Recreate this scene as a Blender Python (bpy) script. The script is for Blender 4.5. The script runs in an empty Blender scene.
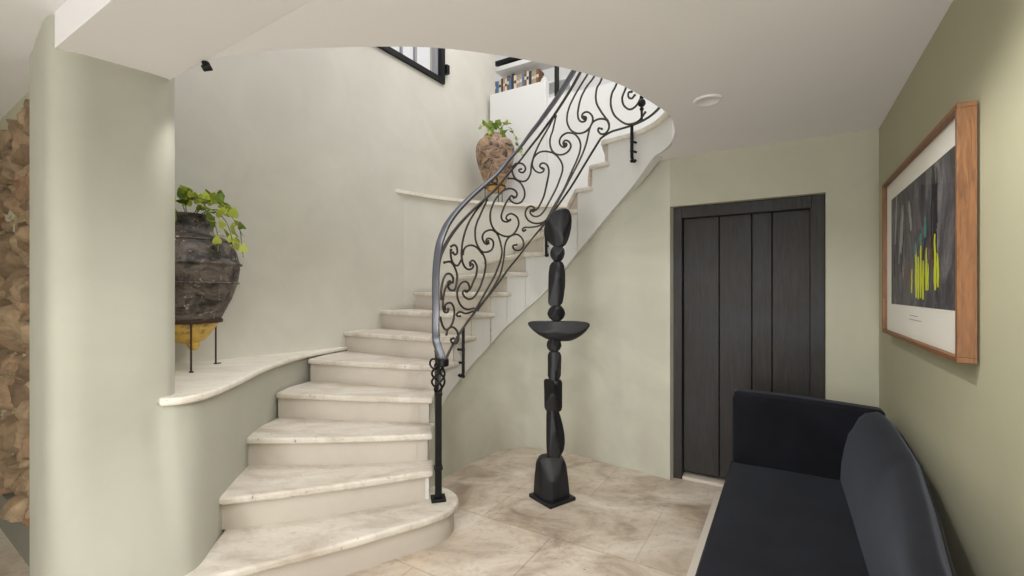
import bpy, bmesh, math, random
import numpy as np
from mathutils import Vector, Matrix, noise, geometry
random.seed(7)
S = bpy.context.scene
COL = S.collection
F = 456.0; CH = 1.4; HY = 292.0          # focal length in px, eye height, horizon row (1024x576 frame)

# ------------------------------------------------------------------ camera, world, lights, exposure
cam = bpy.data.cameras.new('camera'); camo = bpy.data.objects.new('camera', cam); COL.objects.link(camo)
camo.location = (0, 0, CH); camo.rotation_euler = (math.pi/2, 0, 0)
cam.sensor_width = 36; cam.lens = F/1024*36; cam.shift_y = (HY-288)/1024; cam.clip_start = .02
S.camera = camo
w = bpy.data.worlds.new('world'); S.world = w; w.use_nodes = True
w.node_tree.nodes['Background'].inputs[0].default_value = (1.0, .985, .965, 1)
w.node_tree.nodes['Background'].inputs[1].default_value = 0.7
S.view_settings.view_transform = 'Standard'; S.view_settings.look = 'None'
S.view_settings.exposure = 0.25; S.view_settings.gamma = 1; S.view_settings.use_curve_mapping = False

def light(name, typ, loc, target, power, color=(1, .95, .88), size=.1, spot=None, blend=.6):
    l = bpy.data.lights.new(name, typ); l.energy = power; l.color = color
    if typ == 'AREA': l.size = size
    else: l.shadow_soft_size = size
    if spot: l.spot_size = math.radians(spot); l.spot_blend = blend
    o = bpy.data.objects.new(name, l); COL.objects.link(o); o.location = loc
    o.rotation_euler = (Vector(target)-Vector(loc)).to_track_quat('-Z', 'Y').to_euler()
    return o
light('skylight', 'AREA', (.2, 3.9, 5.6), (.2, 3.9, 0), 58, (1, .99, .98), 2.2)
light('rear_fill', 'AREA', (-1.6, -2.8, .9), (-.1, 1.0, 2.35), 145, (.97, .985, 1), 2.0)  # added fill light behind the camera, tipped up to brighten the ceiling
DOWN = [(-.35, .95, 26, 150), (.62, .62, 30, 150), (.35, 1.40, 34, 150), (-1.5, -.6, 34, 150), (-.3, -1.0, 50, 150)]   # recessed ceiling downlights; the two behind the camera are added for bounce light

# ------------------------------------------------------------------ helpers
def tag(o, label=None, cat=None, group=None, kind=None):
    if label: o['label'] = label
    if cat: o['category'] = cat
    if group: o['group'] = group
    if kind: o['kind'] = kind
    return o
def empty(name, loc=(0, 0, 0), rz=0):
    o = bpy.data.objects.new(name, None); COL.objects.link(o); o.location = loc
    o.rotation_euler = (0, 0, rz); o.empty_display_size = .1
    return o
def obj(name, bm, mats, parent=None, smooth=True, bevel=0, seg=2, angle=40, wn=False, sub=0):
    if isinstance(bm, bmesh.types.BMesh):
        me = bpy.data.meshes.new(name); bmesh.ops.recalc_face_normals(bm, faces=bm.faces); bm.to_mesh(me); bm.free()
    else: me = bm
    for m in (mats if isinstance(mats, (list, tuple)) else [mats]): me.materials.append(m)
    o = bpy.data.objects.new(name, me); COL.objects.link(o)
    if parent: o.parent = parent
    if smooth:
        me.shade_smooth()
        me.set_sharp_from_angle(angle=math.radians(angle))
    if bevel:
        b = o.modifiers.new('b', 'BEVEL'); b.width = bevel; b.segments = seg; b.limit_method = 'ANGLE'; b.angle_limit = math.radians(30)
    if sub:
        s = o.modifiers.new('s', 'SUBSURF'); s.levels = sub; s.render_levels = sub
    return o
def rebase(root):
    "children were built in world space: shift their data under the root"
    M = (Matrix.Translation(root.location) @ root.rotation_euler.to_matrix().to_4x4()).inverted()
    def rec(o):
        for c in o.children:
            if c.type == 'MESH' and not c.get('_loc'): c.data.transform(M)
            rec(c)
    rec(root)
def box(bm, c, s, rz=0, mat=0, M=None):
    mt = Matrix.Translation(c) @ Matrix.Rotation(rz, 4, 'Z') @ Matrix.Diagonal((s[0], s[1], s[2], 1))
    if M is not None: mt = M @ mt
    r = bmesh.ops.create_cube(bm, size=1, matrix=mt)
    for f in {f for v in r['verts'] for f in v.link_faces}: f.material_index = mat
def prism(bm, pts, z0, z1, mat=0):
    n = len(pts)
    tri = geometry.tessellate_polygon([[Vector((p[0], p[1], 0)) for p in pts]])
    a = [bm.verts.new((p[0], p[1], z0 if not callable(z0) else z0(p))) for p in pts]
    b = [bm.verts.new((p[0], p[1], z1 if not callable(z1) else z1(p))) for p in pts]
    fs = []
    if not (callable(z0) or callable(z1)):
        fs += [bm.faces.new(a), bm.faces.new(b)]
    else:
        for t in tri:
            fs.append(bm.faces.new([a[i] for i in t])); fs.append(bm.faces.new([b[i] for i in t]))
    for i in range(n):
        j = (i+1) % n; fs.append(bm.faces.new((a[i], a[j], b[j], b[i])))
    for f in fs: f.material_index = mat
def concave(p):
    s = 0
    for i in range(len(p)):
        a, b, c = p[i-1], p[i], p[(i+1) % len(p)]
        k = (b[0]-a[0])*(c[1]-b[1])-(b[1]-a[1])*(c[0]-b[0])
        if abs(k) < 1e-9: continue
        if s == 0: s = 1 if k > 0 else -1
        elif s*k < 0: return True
    return False
def tube(bm, pts, r, sides=8, cap=True, mat=0, flat=None):
    """round (or flat, flat=(w,h), upright) bar along 3D points"""
    P = [Vector(p) for p in pts]; n = len(P); rings = []; up = Vector((0, 0, 1)); ref = None
    for i in range(n):
        t = (P[min(i+1, n-1)]-P[max(i-1, 0)])
        if t.length < 1e-9: t = Vector((1, 0, 0))
        t.normalize()
        if flat:
            sd = t.cross(up)
            if sd.length < 1e-4: sd = ref or Vector((1, 0, 0))
            sd.normalize(); ref = sd; nn = sd.cross(t).normalized()
        else:
            if ref is None:
                ref = t.orthogonal().normalized()
            sd = ref - t*ref.dot(t)
            if sd.length < 1e-6: sd = t.orthogonal()
            sd.normalize(); ref = sd; nn = t.cross(sd)
        ri = r(i/(n-1)) if callable(r) else r
        ring = []
        for k in range(sides):
            a = 2*math.pi*(k+.5)/sides
            if flat:
                ca, sa = math.cos(a), math.sin(a); e = .45
                q = sd*(math.copysign(abs(ca)**e, ca)*flat[0]/2)+nn*(math.copysign(abs(sa)**e, sa)*flat[1]/2)
            else: q = sd*math.cos(a)*ri+nn*math.sin(a)*ri
            ring.append(bm.verts.new(P[i]+q))
        rings.append(ring)
    for i in range(n-1):
        for k in range(sides):
            f = bm.faces.new((rings[i][k], rings[i][(k+1) % sides], rings[i+1][(k+1) % sides], rings[i+1][k])); f.material_index = mat
    if cap:
        bm.faces.new(rings[0][::-1]).material_index = mat; bm.faces.new(rings[-1]).material_index = mat
def ball(bm, c, r, s=(1, 1, 1), u=12, v=8):
    bmesh.ops.create_uvsphere(bm, u_segments=u, v_segments=v, radius=r, matrix=Matrix.Translation(c) @ Matrix.Diagonal((*s, 1)))
def lathe(bm, prof, c=(0, 0, 0), seg=40, fn=None):
    rings = []
    for (r, z) in prof:
        ring = []
        for k in range(seg):
            a = 2*math.pi*k/seg
            rr = r*(fn(a, z) if fn else 1)
            ring.append(bm.verts.new((c[0]+rr*math.cos(a), c[1]+rr*math.sin(a), c[2]+z)))
        rings.append(ring)
    for i in range(len(rings)-1):
        for k in range(seg): bm.faces.new((rings[i][k], rings[i][(k+1) % seg], rings[i+1][(k+1) % seg], rings[i+1][k]))
    if prof[0][0] > 1e-4: bm.faces.new(rings[0])
    if prof[-1][0] > 1e-4: bm.faces.new(rings[-1])
def crv(P, t):
    n = len(P); i = int(min(max(math.floor(t), 0), n-2)); u = t-i
    A = [np.array(p, float) for p in P]
    g = lambda k: A[k] if 0 <= k < n else (2*A[0]-A[1] if k < 0 else 2*A[-1]-A[-2])
    a, b, c, d = g(i-1), g(i), g(i+1), g(i+2)
    return .5*(2*b+(c-a)*u+(2*a-5*b+4*c-d)*u*u+(3*b-a-3*c+d)*u**3)
def off(P, t, o):
    p = crv(P, t); e = .01; d = crv(P, min(t+e, len(P)-1))-crv(P, max(t-e, 0)); d /= np.linalg.norm(d)
    return p+o*np.array([d[1], -d[0]])
def smooth_path(P, k=6):
    return [crv(P, i/k) for i in range((len(P)-1)*k+1)]
def wallstrip(bm, pts, z0, z1, th, side=1, mat=0, caps=True):
    "wall of thickness th following a plan polyline; z0, z1 numbers or lists"
    n = len(pts); fr = []; bk = []
    for i in range(n):
        a = np.array(pts[max(i-1, 0)][:2], float); b = np.array(pts[min(i+1, n-1)][:2], float)
        d = (b-a)/np.linalg.norm(b-a); nn = np.array([-d[1], d[0]])*side
        p = np.array(pts[i][:2], float); q = p+nn*th
        lo = z0[i] if isinstance(z0, (list, tuple)) else z0; hi = z1[i] if isinstance(z1, (list, tuple)) else z1
        fr.append((bm.verts.new((*p, lo)), bm.verts.new((*p, hi)))); bk.append((bm.verts.new((*q, lo)), bm.verts.new((*q, hi))))
    for i in range(n-1):
        for f in ((fr[i][0], fr[i+1][0], fr[i+1][1], fr[i][1]), (bk[i][0], bk[i+1][0], bk[i+1][1], bk[i][1]),
                  (fr[i][1], fr[i+1][1], bk[i+1][1], bk[i][1]), (fr[i][0], fr[i+1][0], bk[i+1][0], bk[i][0])):
            bm.faces.new(f).material_index = mat
    for i in ((0, n-1) if caps else ()): bm.faces.new((fr[i][0], fr[i][1], bk[i][1], bk[i][0])).material_index = mat

# ------------------------------------------------------------------ materials
def srgb(r, g, b):
    f = lambda c: (c/255/12.92) if c/255 <= .04045 else ((c/255+.055)/1.055)**2.4
    return (f(r), f(g), f(b), 1)
class MT:
    def __init__(s, name):
        s.m = bpy.data.materials.new(name); s.m.use_nodes = True; s.t = s.m.node_tree; s.b = s.t.nodes['Principled BSDF']
        s.tc = s.t.nodes.new('ShaderNodeTexCoord'); s.co = s.tc.outputs['Object']
    def n(s, typ, **kw):
        nd = s.t.nodes.new('ShaderNode'+typ)
        for k, v in kw.items():
            if k in nd.inputs.keys():
                nd.inputs[k].default_value = v
            else: setattr(nd, k, v)
        return nd
    def l(s, a, b): s.t.links.new(a, b)
    def map(s, rot=(0, 0, 0), scale=(1, 1, 1), loc=(0, 0, 0)):
        m = s.n('Mapping'); m.inputs['Rotation'].default_value = rot; m.inputs['Scale'].default_value = scale; m.inputs['Location'].default_value = loc
        s.l(s.co, m.inputs['Vector']); return m.outputs[0]
    def noise(s, scale, detail=4, rough=.55, vec=None, dist=0):
        nd = s.n('TexNoise', Scale=scale, Detail=detail, Roughness=rough, Distortion=dist); s.l(vec or s.co, nd.inputs['Vector']); return nd.outputs['Fac']
    def ramp(s, fac, stops):
        r = s.n('ValToRGB'); e = r.color_ramp.elements
        while len(e) < len(stops): e.new(.5)
        for k, (p, c) in enumerate(stops): e[k].position = p; e[k].color = c if len(c) == 4 else (*c, 1)
        s.l(fac, r.inputs[0]); return r.outputs[0]
    def mix(s, fac, a, b, mode='MIX'):
        m = s.n('Mix', data_type='RGBA', blend_type=mode)
        if isinstance(fac, (int, float)): m.inputs[0].default_value = fac
        else: s.l(fac, m.inputs[0])
        for sock, v in ((m.inputs[6], a), (m.inputs[7], b)):
            if isinstance(v, tuple): sock.default_value = v
            else: s.l(v, sock)
        return m.outputs[2]
    def base(s, v):
        if isinstance(v, tuple): s.b.inputs['Base Color'].default_value = v
        else: s.l(v, s.b.inputs['Base Color'])
    def bump(s, h, st=.2, d=.01):
        b = s.n('Bump', Strength=st, Distance=d); s.l(h, b.inputs['Height']); s.l(b.outputs[0], s.b.inputs['Normal'])
    def set(s, **kw):
        for k, v in kw.items(): s.b.inputs[k.replace('_', ' ')].default_value = v
        return s
def plaster(name, c, var=.06, scale=2.2, rough=.75, tint=None):
    M = MT(name)
    c2 = tuple(min(1, x*(1+var)) for x in c[:3])+(1,); c1 = tuple(x*(1-var) for x in c[:3])+(1,)
    if tint: c2 = tint
    n1 = M.noise(scale, 5, .6, dist=.6)
    M.base(M.ramp(n1, [(.3, c1), (.7, c2)]))
    M.bump(M.noise(9, 6, .6), .12, .012); M.set(Roughness=rough)
    return M.m
PL_STAIR = plaster('pale_sage_plaster', srgb(209, 206, 195), .05)
PL_NICHE = plaster('sage_lime_plaster', srgb(198, 197, 182), .13, 1.3, .55)
PL_OLIVE = plaster('olive_paint', srgb(178, 176, 150), .03)
PL_DOOR = plaster('door_wall_paint', srgb(189, 188, 169), .05)
PL_COL = plaster('column_sage_plaster', srgb(181, 181, 168), .05)
PL_CEIL = plaster('ceiling_paint', srgb(240, 238, 240), .012, 1.0, .8)
PL_STRING = plaster('string_paint', srgb(214, 213, 208), .02)
PL_RISER = plaster('riser_plaster', srgb(198, 190, 179), .05, 3, .7)
PL_WHITE = plaster('white_paint', srgb(222, 222, 220), .01)
def travertine(name, base, dark, tiles=False, light=None):
    M = MT(name)
    v = M.map((0, 0, math.radians(-31)), (1, 1.4 if tiles else 2.0, 1))
    n1 = M.noise(2.1 if tiles else 3.2, 8, .62, v, .7); n2 = M.noise(16, 6, .7, v, .4); n3 = M.noise(60, 4, .6)
    c = M.ramp(n1, [(.34 if tiles else .30, dark), (.52 if tiles else .48, base), (.70, light or base)])
    c = M.mix(M.ramp(n2, [(.52, (0, 0, 0, 1)), (.72, (.55, .55, .55, 1))]), c, dark)
    pit = M.ramp(M.noise(34, 3, .6, M.map((0, 0, math.radians(-31)), (1, 2.4, 1))), [(.66, (0, 0, 0, 1)), (.72, (1, 1, 1, 1))])
    c = M.mix(pit, c, tuple(x*.55 for x in dark[:3])+(1,))
    if tiles:
        n4 = M.noise(1.7, 4, .6, None, .8)
        c = M.mix(M.ramp(n4, [(.57, (0, 0, 0, 1)), (.74, (.6, .6, .6, 1))]), c, srgb(206, 182, 146))
        br = M.n('TexBrick', Scale=1.0); br.inputs['Mortar Size'].default_value = .006; br.inputs['Brick Width'].default_value = .95; br.inputs['Row Height'].default_value = .62
        br.inputs['Mortar Smooth'].default_value = .3
        M.l(M.map((0, 0, math.radians(31)), (1, 1, 1), (.2, .13, 0)), br.inputs['Vector'])
        br.inputs['Color1'].default_value = (1, 1, 1, 1); br.inputs['Color2'].default_value = (.88, .865, .85, 1); br.inputs['Mortar'].default_value = (.78, .75, .71, 1)
        c = M.mix(1.0, c, br.outputs['Color'], 'MULTIPLY')
    M.base(c); M.bump(M.mix(pit, n3, (0, 0, 0, 1)), .25, .004)
    M.set(Roughness=.42)
    return M.m
TRAV = travertine('travertine_tread', srgb(211, 203, 191), srgb(184, 171, 156), light=srgb(228, 222, 212))
FLOORM = travertine('travertine_floor', srgb(208, 195, 179), srgb(158, 140, 123), True, srgb(228, 219, 206))
LEDGE = travertine('travertine_ledge', srgb(228, 222, 210), srgb(210, 200, 184), light=srgb(236, 231, 220))
STRIP = plaster('pale_marble_strip', srgb(212, 203, 190), .03, 6, .4)
def simple(name, c, rough=.5, metal=0, bump=0, bs=40, **kw):
    M = MT(name); M.base(c); M.set(Roughness=rough, Metallic=metal, **kw)
    if bump: M.bump(M.noise(bs, 4, .6), bump, .004)
    return M.m
IRON = simple('wrought_iron', srgb(74, 70, 66), .42, .6, .15, 60)
HANDR = simple('burnished_steel_handrail', srgb(104, 105, 111), .36, .85, .08, 80)
BLACKM = simple('black_metal', srgb(24, 24, 26), .45, .5)
M = MT('blackened_wood_sculpture'); M.base(M.ramp(M.noise(7, 5, .6, M.map(scale=(1, 1, .3))), [(.3, srgb(13, 14, 17)), (.75, srgb(27, 29, 35))])); M.bump(M.noise(30, 5, .6, M.map(scale=(1, 1, .2))), .25, .006); M.set(Roughness=.5); SCULP = M.m
M = MT('blackened_plank_wood'); v = M.map(scale=(6, 6, .5))
g = M.noise(6, 8, .7, v, 1.5)
M.base(M.mix(M.ramp(M.noise(2.2, 4, .6), [(.45, (0, 0, 0, 1)), (.75, (.7, .7, .7, 1))]), M.ramp(g, [(.3, srgb(30, 28, 27)), (.7, srgb(54, 50, 48))]), srgb(54, 58, 68)))
M.bump(g, .5, .006); M.set(Roughness=.55); DOORM = M.m
M = MT('black_velvet'); M.base(M.ramp(M.noise(5, 4, .6), [(.3, srgb(14, 15, 20)), (.75, srgb(25, 27, 35))])); M.bump(M.noise(300, 2, .6), .12, .002)
M.set(Roughness=.85, Sheen_Weight=.22, Sheen_Roughness=.4, Sheen_Tint=(.5, .54, .66, 1), Specular_IOR_Level=.2); VELVET = M.m
PIPING = simple('black_piping', srgb(14, 14, 17), .6)
M = MT('oak_frame_wood'); M.base(M.ramp(M.noise(10, 6, .6, M.map(scale=(8, 8, .8)), 1), [(.3, srgb(98, 62, 34)), (.7, srgb(144, 98, 58))])); M.set(Roughness=.45); OAK = M.m
MATB = simple('picture_mount', srgb(238, 236, 228), .8)
M = MT('glass_pane'); tr = M.n('BsdfTransparent'); gl = M.n('BsdfGlossy', Roughness=.02); fr = M.n('Fresnel', IOR=1.45); mx = M.n('MixShader')
mx.inputs[0].default_value = .045; M.l(tr.outputs[0], mx.inputs[1]); M.l(gl.outputs[0], mx.inputs[2]); M.l(mx.outputs[0], M.t.nodes['Material Output'].inputs[0]); GLASS = M.m
def urnmat(name, dark, mid, glaze, spots):
    M = MT(name); sep = M.n('SeparateXYZ'); M.l(M.co, sep.inputs[0])
    c = M.ramp(M.noise(7, 6, .7, M.map(scale=(1, 1, 1.5)), .8), [(.40, dark), (.60, mid)])
    sp = M.ramp(M.noise(30, 4, .7), [(.61, (0, 0, 0, 1)), (.69, (1, 1, 1, 1))])
    c = M.mix(sp, c, spots)
    ad = M.n('Math', operation='MULTIPLY_ADD'); M.l(M.noise(8, 4, .6), ad.inputs[0]); ad.inputs[1].default_value = .22; M.l(sep.outputs['Z'], ad.inputs[2])
    gz = M.mix(M.ramp(M.noise(18, 5, .7), [(.48, (0, 0, 0, 1)), (.66, (1, 1, 1, 1))]), glaze[0], tuple(x*.38 for x in glaze[0][:3])+(1,))
    c = M.mix(M.ramp(ad.outputs[0], glaze[1]), c, gz); M.base(c)
    M.bump(M.noise(22, 5, .7), .5, .012); M.set(Roughness=.5); return M.m
URN1 = urnmat('black_crusted_clay', srgb(26, 21, 18), srgb(112, 102, 94), (srgb(216, 178, 84), [(.385, (1, 1, 1, 1)), (.415, (0, 0, 0, 1))]), srgb(190, 184, 172))
URN2 = urnmat('brown_weathered_clay', srgb(52, 36, 28), srgb(178, 148, 120), (srgb(190, 150, 84), [(.36, (1, 1, 1, 1)), (.41, (0, 0, 0, 1))]), srgb(205, 190, 168))
LEAF = simple('lime_leaf', srgb(196, 208, 92), .45, 0, 0, Subsurface_Weight=0); LEAF2 = simple('green_leaf', srgb(122, 148, 66), .5); STEMM = simple('plant_stem', srgb(120, 128, 60), .6)
SOILM = simple('potting_soil', srgb(52, 42, 34), .95, 0, .6, 30)
RUST = simple('rusty_iron', srgb(70, 52, 42), .6, .5)
M = MT('rubble_stone'); vr = M.n('TexVoronoi', Scale=4.2); M.l(M.map(scale=(1, 1, 1.5)), vr.inputs['Vector'])
vc = M.n('SeparateColor'); M.l(vr.outputs['Color'], vc.inputs[0])
c = M.ramp(vc.outputs[0], [(0, srgb(122, 100, 78)), (.35, srgb(160, 136, 106)), (.7, srgb(190, 166, 134)), (1, srgb(138, 94, 64))])
M.base(M.mix(M.ramp(M.noise(9, 7, .7), [(.35, (0, 0, 0, 1)), (.7, (.8, .8, .8, 1))]), c, srgb(92, 74, 58))); M.bump(M.noise(26, 6, .7), .8, .02); M.set(Roughness=.9); STONE = M.m
PLINTH = plaster('grey_plinth', srgb(120, 118, 108), .05)

# ------------------------------------------------------------------ plan curves (x right, y away, metres)
R_ = .175                                                           # riser
INN = [(-.45, 2.60), (-.485, 2.675), (-.515, 2.81), (-.55, 3.01), (-.53, 3.24), (-.455, 3.44), (-.34, 3.65), (-.2, 3.85), (-.07, 3.99), (.09, 4.06),
       (.25, 4.04), (.40, 3.97), (.53, 3.88), (.64, 3.79), (.75, 3.69), (.86, 3.59), (.96, 3.48), (1.03, 3.34), (1.06, 3.17), (1.05, 2.99), (1.0, 2.80)]   # stair inner edge, index = riser - 1
OUT = [(-1.40, 1.93), (-1.51, 2.31), (-1.60, 2.73), (-1.64, 3.16), (-1.6, 3.57), (-1.50, 4.05), (-1.29, 4.41), (-1.02, 4.68), (-.65, 4.98), (-.33, 5.16),
       (0, 5.3), (.3, 5.38), (.6, 5.4), (.9, 5.35), (1.2, 5.2)]
def inn(n, o=0): return off(INN, n-1, o)
D = np.array([.857, -.515]); NB = np.array([.515, .857]); J = np.array([1.177, 3.396])      # door wall: direction, away from room, left jamb
CORNER = np.array([2.226, 2.766]); A_ = np.array([-.513, -.858])                             # right wall: runs towards the camera
ZC = 2.39; ZF = 2.625
def struct(name, bm, m, **kw): return tag(obj(name, bm, m, **kw), kind='structure')

# ------------------------------------------------------------------ floor and ceilings
bm = bmesh.new(); prism(bm, [(-4, -3), (3.2, -3), (3.2, 6.5), (-4, 6.5)], -.1, 0); struct('floor', bm, FLOORM)
EDGE = [tuple(inn(n, -.02 if n < 20 else 0)) for n in [15+.5*k for k in range(13)]]
EDGE += [tuple(p) for p in smooth_path([EDGE[-1], (.90, 2.58), (.772, 2.427), (.533, 2.19), (.316, 2.056), (.1, 1.96), (-.08, 1.90), (-.3, 1.85), (-.545, 1.84), (-.9, 1.862), (-1.257, 1.93), (-1.6, 2.13)], 4)[1:]]
fold0 = (-1.6, 2.13); fold1 = (-.678, 1.546); fdir = ((fold1[0]-fold0[0]), (fold1[1]-fold0[1]))
fold2 = (fold0[0]+fdir[0]*2.6, fold0[1]+fdir[1]*2.6)
l0 = (-1.80, 1.795); l2 = (l0[0]+.4*5.2, l0[1]-.244*5.2)
bm = bmesh.new()
prism(bm, [(1.2, 5.2)] + EDGE + [fold2, (fold2[0]+.3, -3), (3.2, -3), (3.2, 6.3), (1.8, 5.0)], ZC, ZF)
struct('ceiling', bm, PL_CEIL, angle=30)
bm = bmesh.new()       # the folded soffit that drops slightly towards the column
zt_ = lambda p: ZC if p in (fold0, fold2, (fold2[0]+.3, -3)) else ZC-.03
prism(bm, [fold0, fold2, l2, l0], zt_, ZF); prism(bm, [fold2, (fold2[0]+.3, -3), (l2[0]-.1, -3), l2], zt_, ZF)
struct('ceiling.001', bm, PL_CEIL)
bm = bmesh.new(); prism(bm, [l0, l2, (l2[0]-.1, -3), (-4, -3), (-4, 3.6), (-2.6, 2.7), (-1.95, 2.15)], 2.5, ZF); struct('ceiling.002', bm, PL_CEIL)

# ------------------------------------------------------------------ left column wall and the low curved stair wall
def loft(bm, rows, close=False):
    V = [[bm.verts.new(p) for p in r] for r in rows]
    for i in range(len(V)-1):
        for k in range(len(V[i])-1): bm.faces.new((V[i][k], V[i][k+1], V[i+1][k+1], V[i+1][k]))
    return V
up = [(-2.30, 2.45), (-2.29, 2.185), (-2.15, 2.05), (-1.99, 1.92), (-1.845, 1.815), (-1.765, 1.835), (-1.705, 1.92), (-1.65, 2.01), (-1.615, 2.08), (-1.60, 2.14), (-1.63, 2.2), (-1.75, 2.26), (-2.0, 2.35), (-2.6, 2.6)]
lo = [(-2.30, 2.45), (-2.29, 2.185), (-2.15, 2.05), (-1.97, 1.895), (-1.80, 1.77), (-1.68, 1.745), (-1.57, 1.79), (-1.48, 1.85), (-1.415, 1.92), (-1.385, 1.99), (-1.5, 2.15), (-1.75, 2.26), (-2.0, 2.35), (-2.6, 2.6)]
LW = [(-1.612, 2.075), (-1.555, 2.11), (-1.515, 2.19), (-1.515, 2.33), (-1.56, 2.6), (-1.63, 2.95), (-1.66, 3.35), (-1.62, 3.72), (-1.51, 4.07), (-1.4, 4.26)]
LB = [(-1.415, 1.92), (-1.385, 2.0), (-1.405, 2.1), (-1.46, 2.25), (-1.56, 2.6), (-1.63, 2.95), (-1.66, 3.35), (-1.62, 3.72), (-1.51, 4.07), (-1.4, 4.26)]
def samp(P, k=6): return [crv(P, i/k) for i in range(k*(len(P)-1)+1)]
hiC, loC = samp(up[:8]+LW), samp(lo[:8]+LB); bm = bmesh.new(); rows = []
for k in range(25):
    z = .885*k/24; f = z/.885; f = f*f*(3-2*f)
    rows.append([(*(b_*(1-f)+a_*f), z) for a_, b_ in zip(hiC, loC)])
rows.append([(p[0]-(.12 if i > 43 else 0), p[1]+(.03 if i > 43 else 0), .885) for i, p in enumerate(rows[-1])]); loft(bm, rows); tc = hiC[:6*7]+samp(up)[6*7:]; loft(bm, [[(*p, z) for p in tc] for z in (.885, 1.4, 2.0, 2.53)])
bmesh.ops.remove_doubles(bm, verts=bm.verts, dist=.0005)
struct('wall_left', bm, PL_COL, angle=60)
# back wall of the stair well, with the high window opening
WB = [(-2.62, 2.72), (-2.3, 3.05), (-1.9, 3.52), (-1.60, 3.9), (-1.45, 4.14), (-1.13, 4.63), (-.78, 5.18), (-.5, 5.63), (-.225, 6.1)]
WBs = [tuple(p) for p in smooth_path(WB, 4)]
iA, iB = 16, 24
bm = bmesh.new()
wallstrip(bm, WBs[:iA+1], -.1, 5.3, .2); wallstrip(bm, WBs[iA:iB+1], -.1, 3.76, .2); wallstrip(bm, WBs[iA:iB+1], 4.85, 5.3, .2); wallstrip(bm, WBs[iB:], -.1, 5.3, .2)
struct('wall_back', bm, PL_STAIR, angle=30)
# wall under the upper ledge
UW = [(-1.34, 4.52), (-1.18, 4.60), (-.87, 4.89), (-.5, 5.13), (-.1, 5.30), (.3, 5.38), (.75, 5.41), (1.1, 5.3), (1.5, 5.1)]
UWs = [tuple(p) for p in smooth_path(UW, 5)]
bm = bmesh.new(); wallstrip(bm, UWs, 0, 2.405, .06); struct('wall_stair_high', bm, PL_STAIR, angle=50)

# ------------------------------------------------------------------ marble ledges (under the two urns)
bm = bmesh.new()
fr = [np.array(p)+np.array([.035, -.01]) for p in [crv(LW, k/5) for k in range(42)]]
fr = [np.array([-1.635, 2.10]), np.array([-1.59, 2.06])]+fr[1:]
pts = [tuple(p) for p in fr]+[(-1.5, 4.12), (-1.9, 3.62), (-2.3, 3.14), (-2.6, 2.75), (-2.0, 2.4), (-1.7, 2.2)]
prism(bm, pts, .88, .915)
tag(obj('stone_ledge', bm, LEDGE, bevel=.012, seg=3), 'low pale travertine ledge with a wavy front edge under the dark urn', 'ledge')
bm = bmesh.new()
UL = [tuple(off([tuple(q) for q in UW], k/5, .03)) for k in range(0, 34)]
pts = UL+[(.9, 5.5), (.4, 5.52), (-.25, 5.92), (-.78, 5.14), (-1.1, 4.64)]
prism(bm, pts, 2.40, 2.435)
tag(obj('stone_ledge', bm, LEDGE, bevel=.01, seg=2), 'high thin white stone ledge running behind the stair under the brown urn', 'ledge')

# ------------------------------------------------------------------ staircase
ST = tag(empty('staircase', (-.5, 2.6, 0)), 'curved travertine staircase winding up to the right with grey painted side', 'staircase')
def line(a, b, k): return [tuple(np.array(a)*(1-i/k)+np.array(b)*i/k) for i in range(k+1)]
def nose(n, setback=0):
    i, o = np.array(inn(n)), np.array(OUT[n-1]); d = o-i; L = np.linalg.norm(d); d /= L
    up_ = np.array([d[1], -d[0]])                         # up-stair direction
    return i+up_*setback, o+up_*setback, d, up_
for n in range(1, 15):
    z = n*R_
    if n == 1:
        front = [(-1.42, 1.90), (-1.17, 2.03), (-.82, 2.225), (-.59, 2.375), (-.44, 2.475), (-.35, 2.565), (-.315, 2.67), (-.335, 2.77), (-.41, 2.86), (-.5, 2.9)]
        F1 = [tuple(p) for p in smooth_path(front, 4)]
        b = nose(2, .05)
        tread = F1+[tuple(inn(2.8, -.02)), tuple(b[0]), tuple(b[1])+()]
        tread = F1+[tuple(inn(3, -.03)), tuple(nose(3)[0]+.1*nose(3)[2]), (-1.5, 2.42), (-1.43, 2.1)]
        bm = bmesh.new(); prism(bm, tread, z-.042, z)
        obj('tread', bm, TRAV, ST, bevel=.014, seg=3)
        rs = [tuple(np.array(p)+q) for p, q in zip(F1, [np.array(off([tuple(x) for x in F1], k, -.028))-np.array(F1[k]) for k in range(len(F1))])]
        bm = bmesh.new(); wallstrip(bm, rs, 0, z-.04, .05); obj('riser', bm, PL_RISER, ST)
        continue
    a_i, a_o, d, u = nose(n)
    bow = .024 if n < 4 else .012
    fl = []
    for k in range(9):
        s = k/8; p = a_o*(1-s)+(a_i-d*.028)*s; p = p-u*bow*math.sin(math.pi*s)
        fl.append(tuple(p))
    b_i, b_o, d2, u2 = nose(n+1, .05)
    side = [tuple(inn(n+(k+1)/4, .026)) for k in range(4)]
    e = np.array(inn(n+1, .026))+u2*.06
    tread = fl+side+[tuple(e), tuple(b_i), tuple(b_o), ]
    if n < 14:
        mo = np.array(OUT[n-1])*.5+np.array(OUT[n])*.5+(-u2*0)+d*.03
        tread += [tuple(mo)]
    bm = bmesh.new(); prism(bm, tread, z-.04, z)
    obj('tread', bm, TRAV, ST, bevel=.013, seg=3)
    rl = [tuple(np.array(p)+u*.03) for p in fl]
    rl[-1] = tuple(a_i+u*.03+d*.008)
    bm = bmesh.new(); wallstrip(bm, rl, z-R_-.0, z-.038, .03); obj('riser', bm, PL_RISER, ST)
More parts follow.
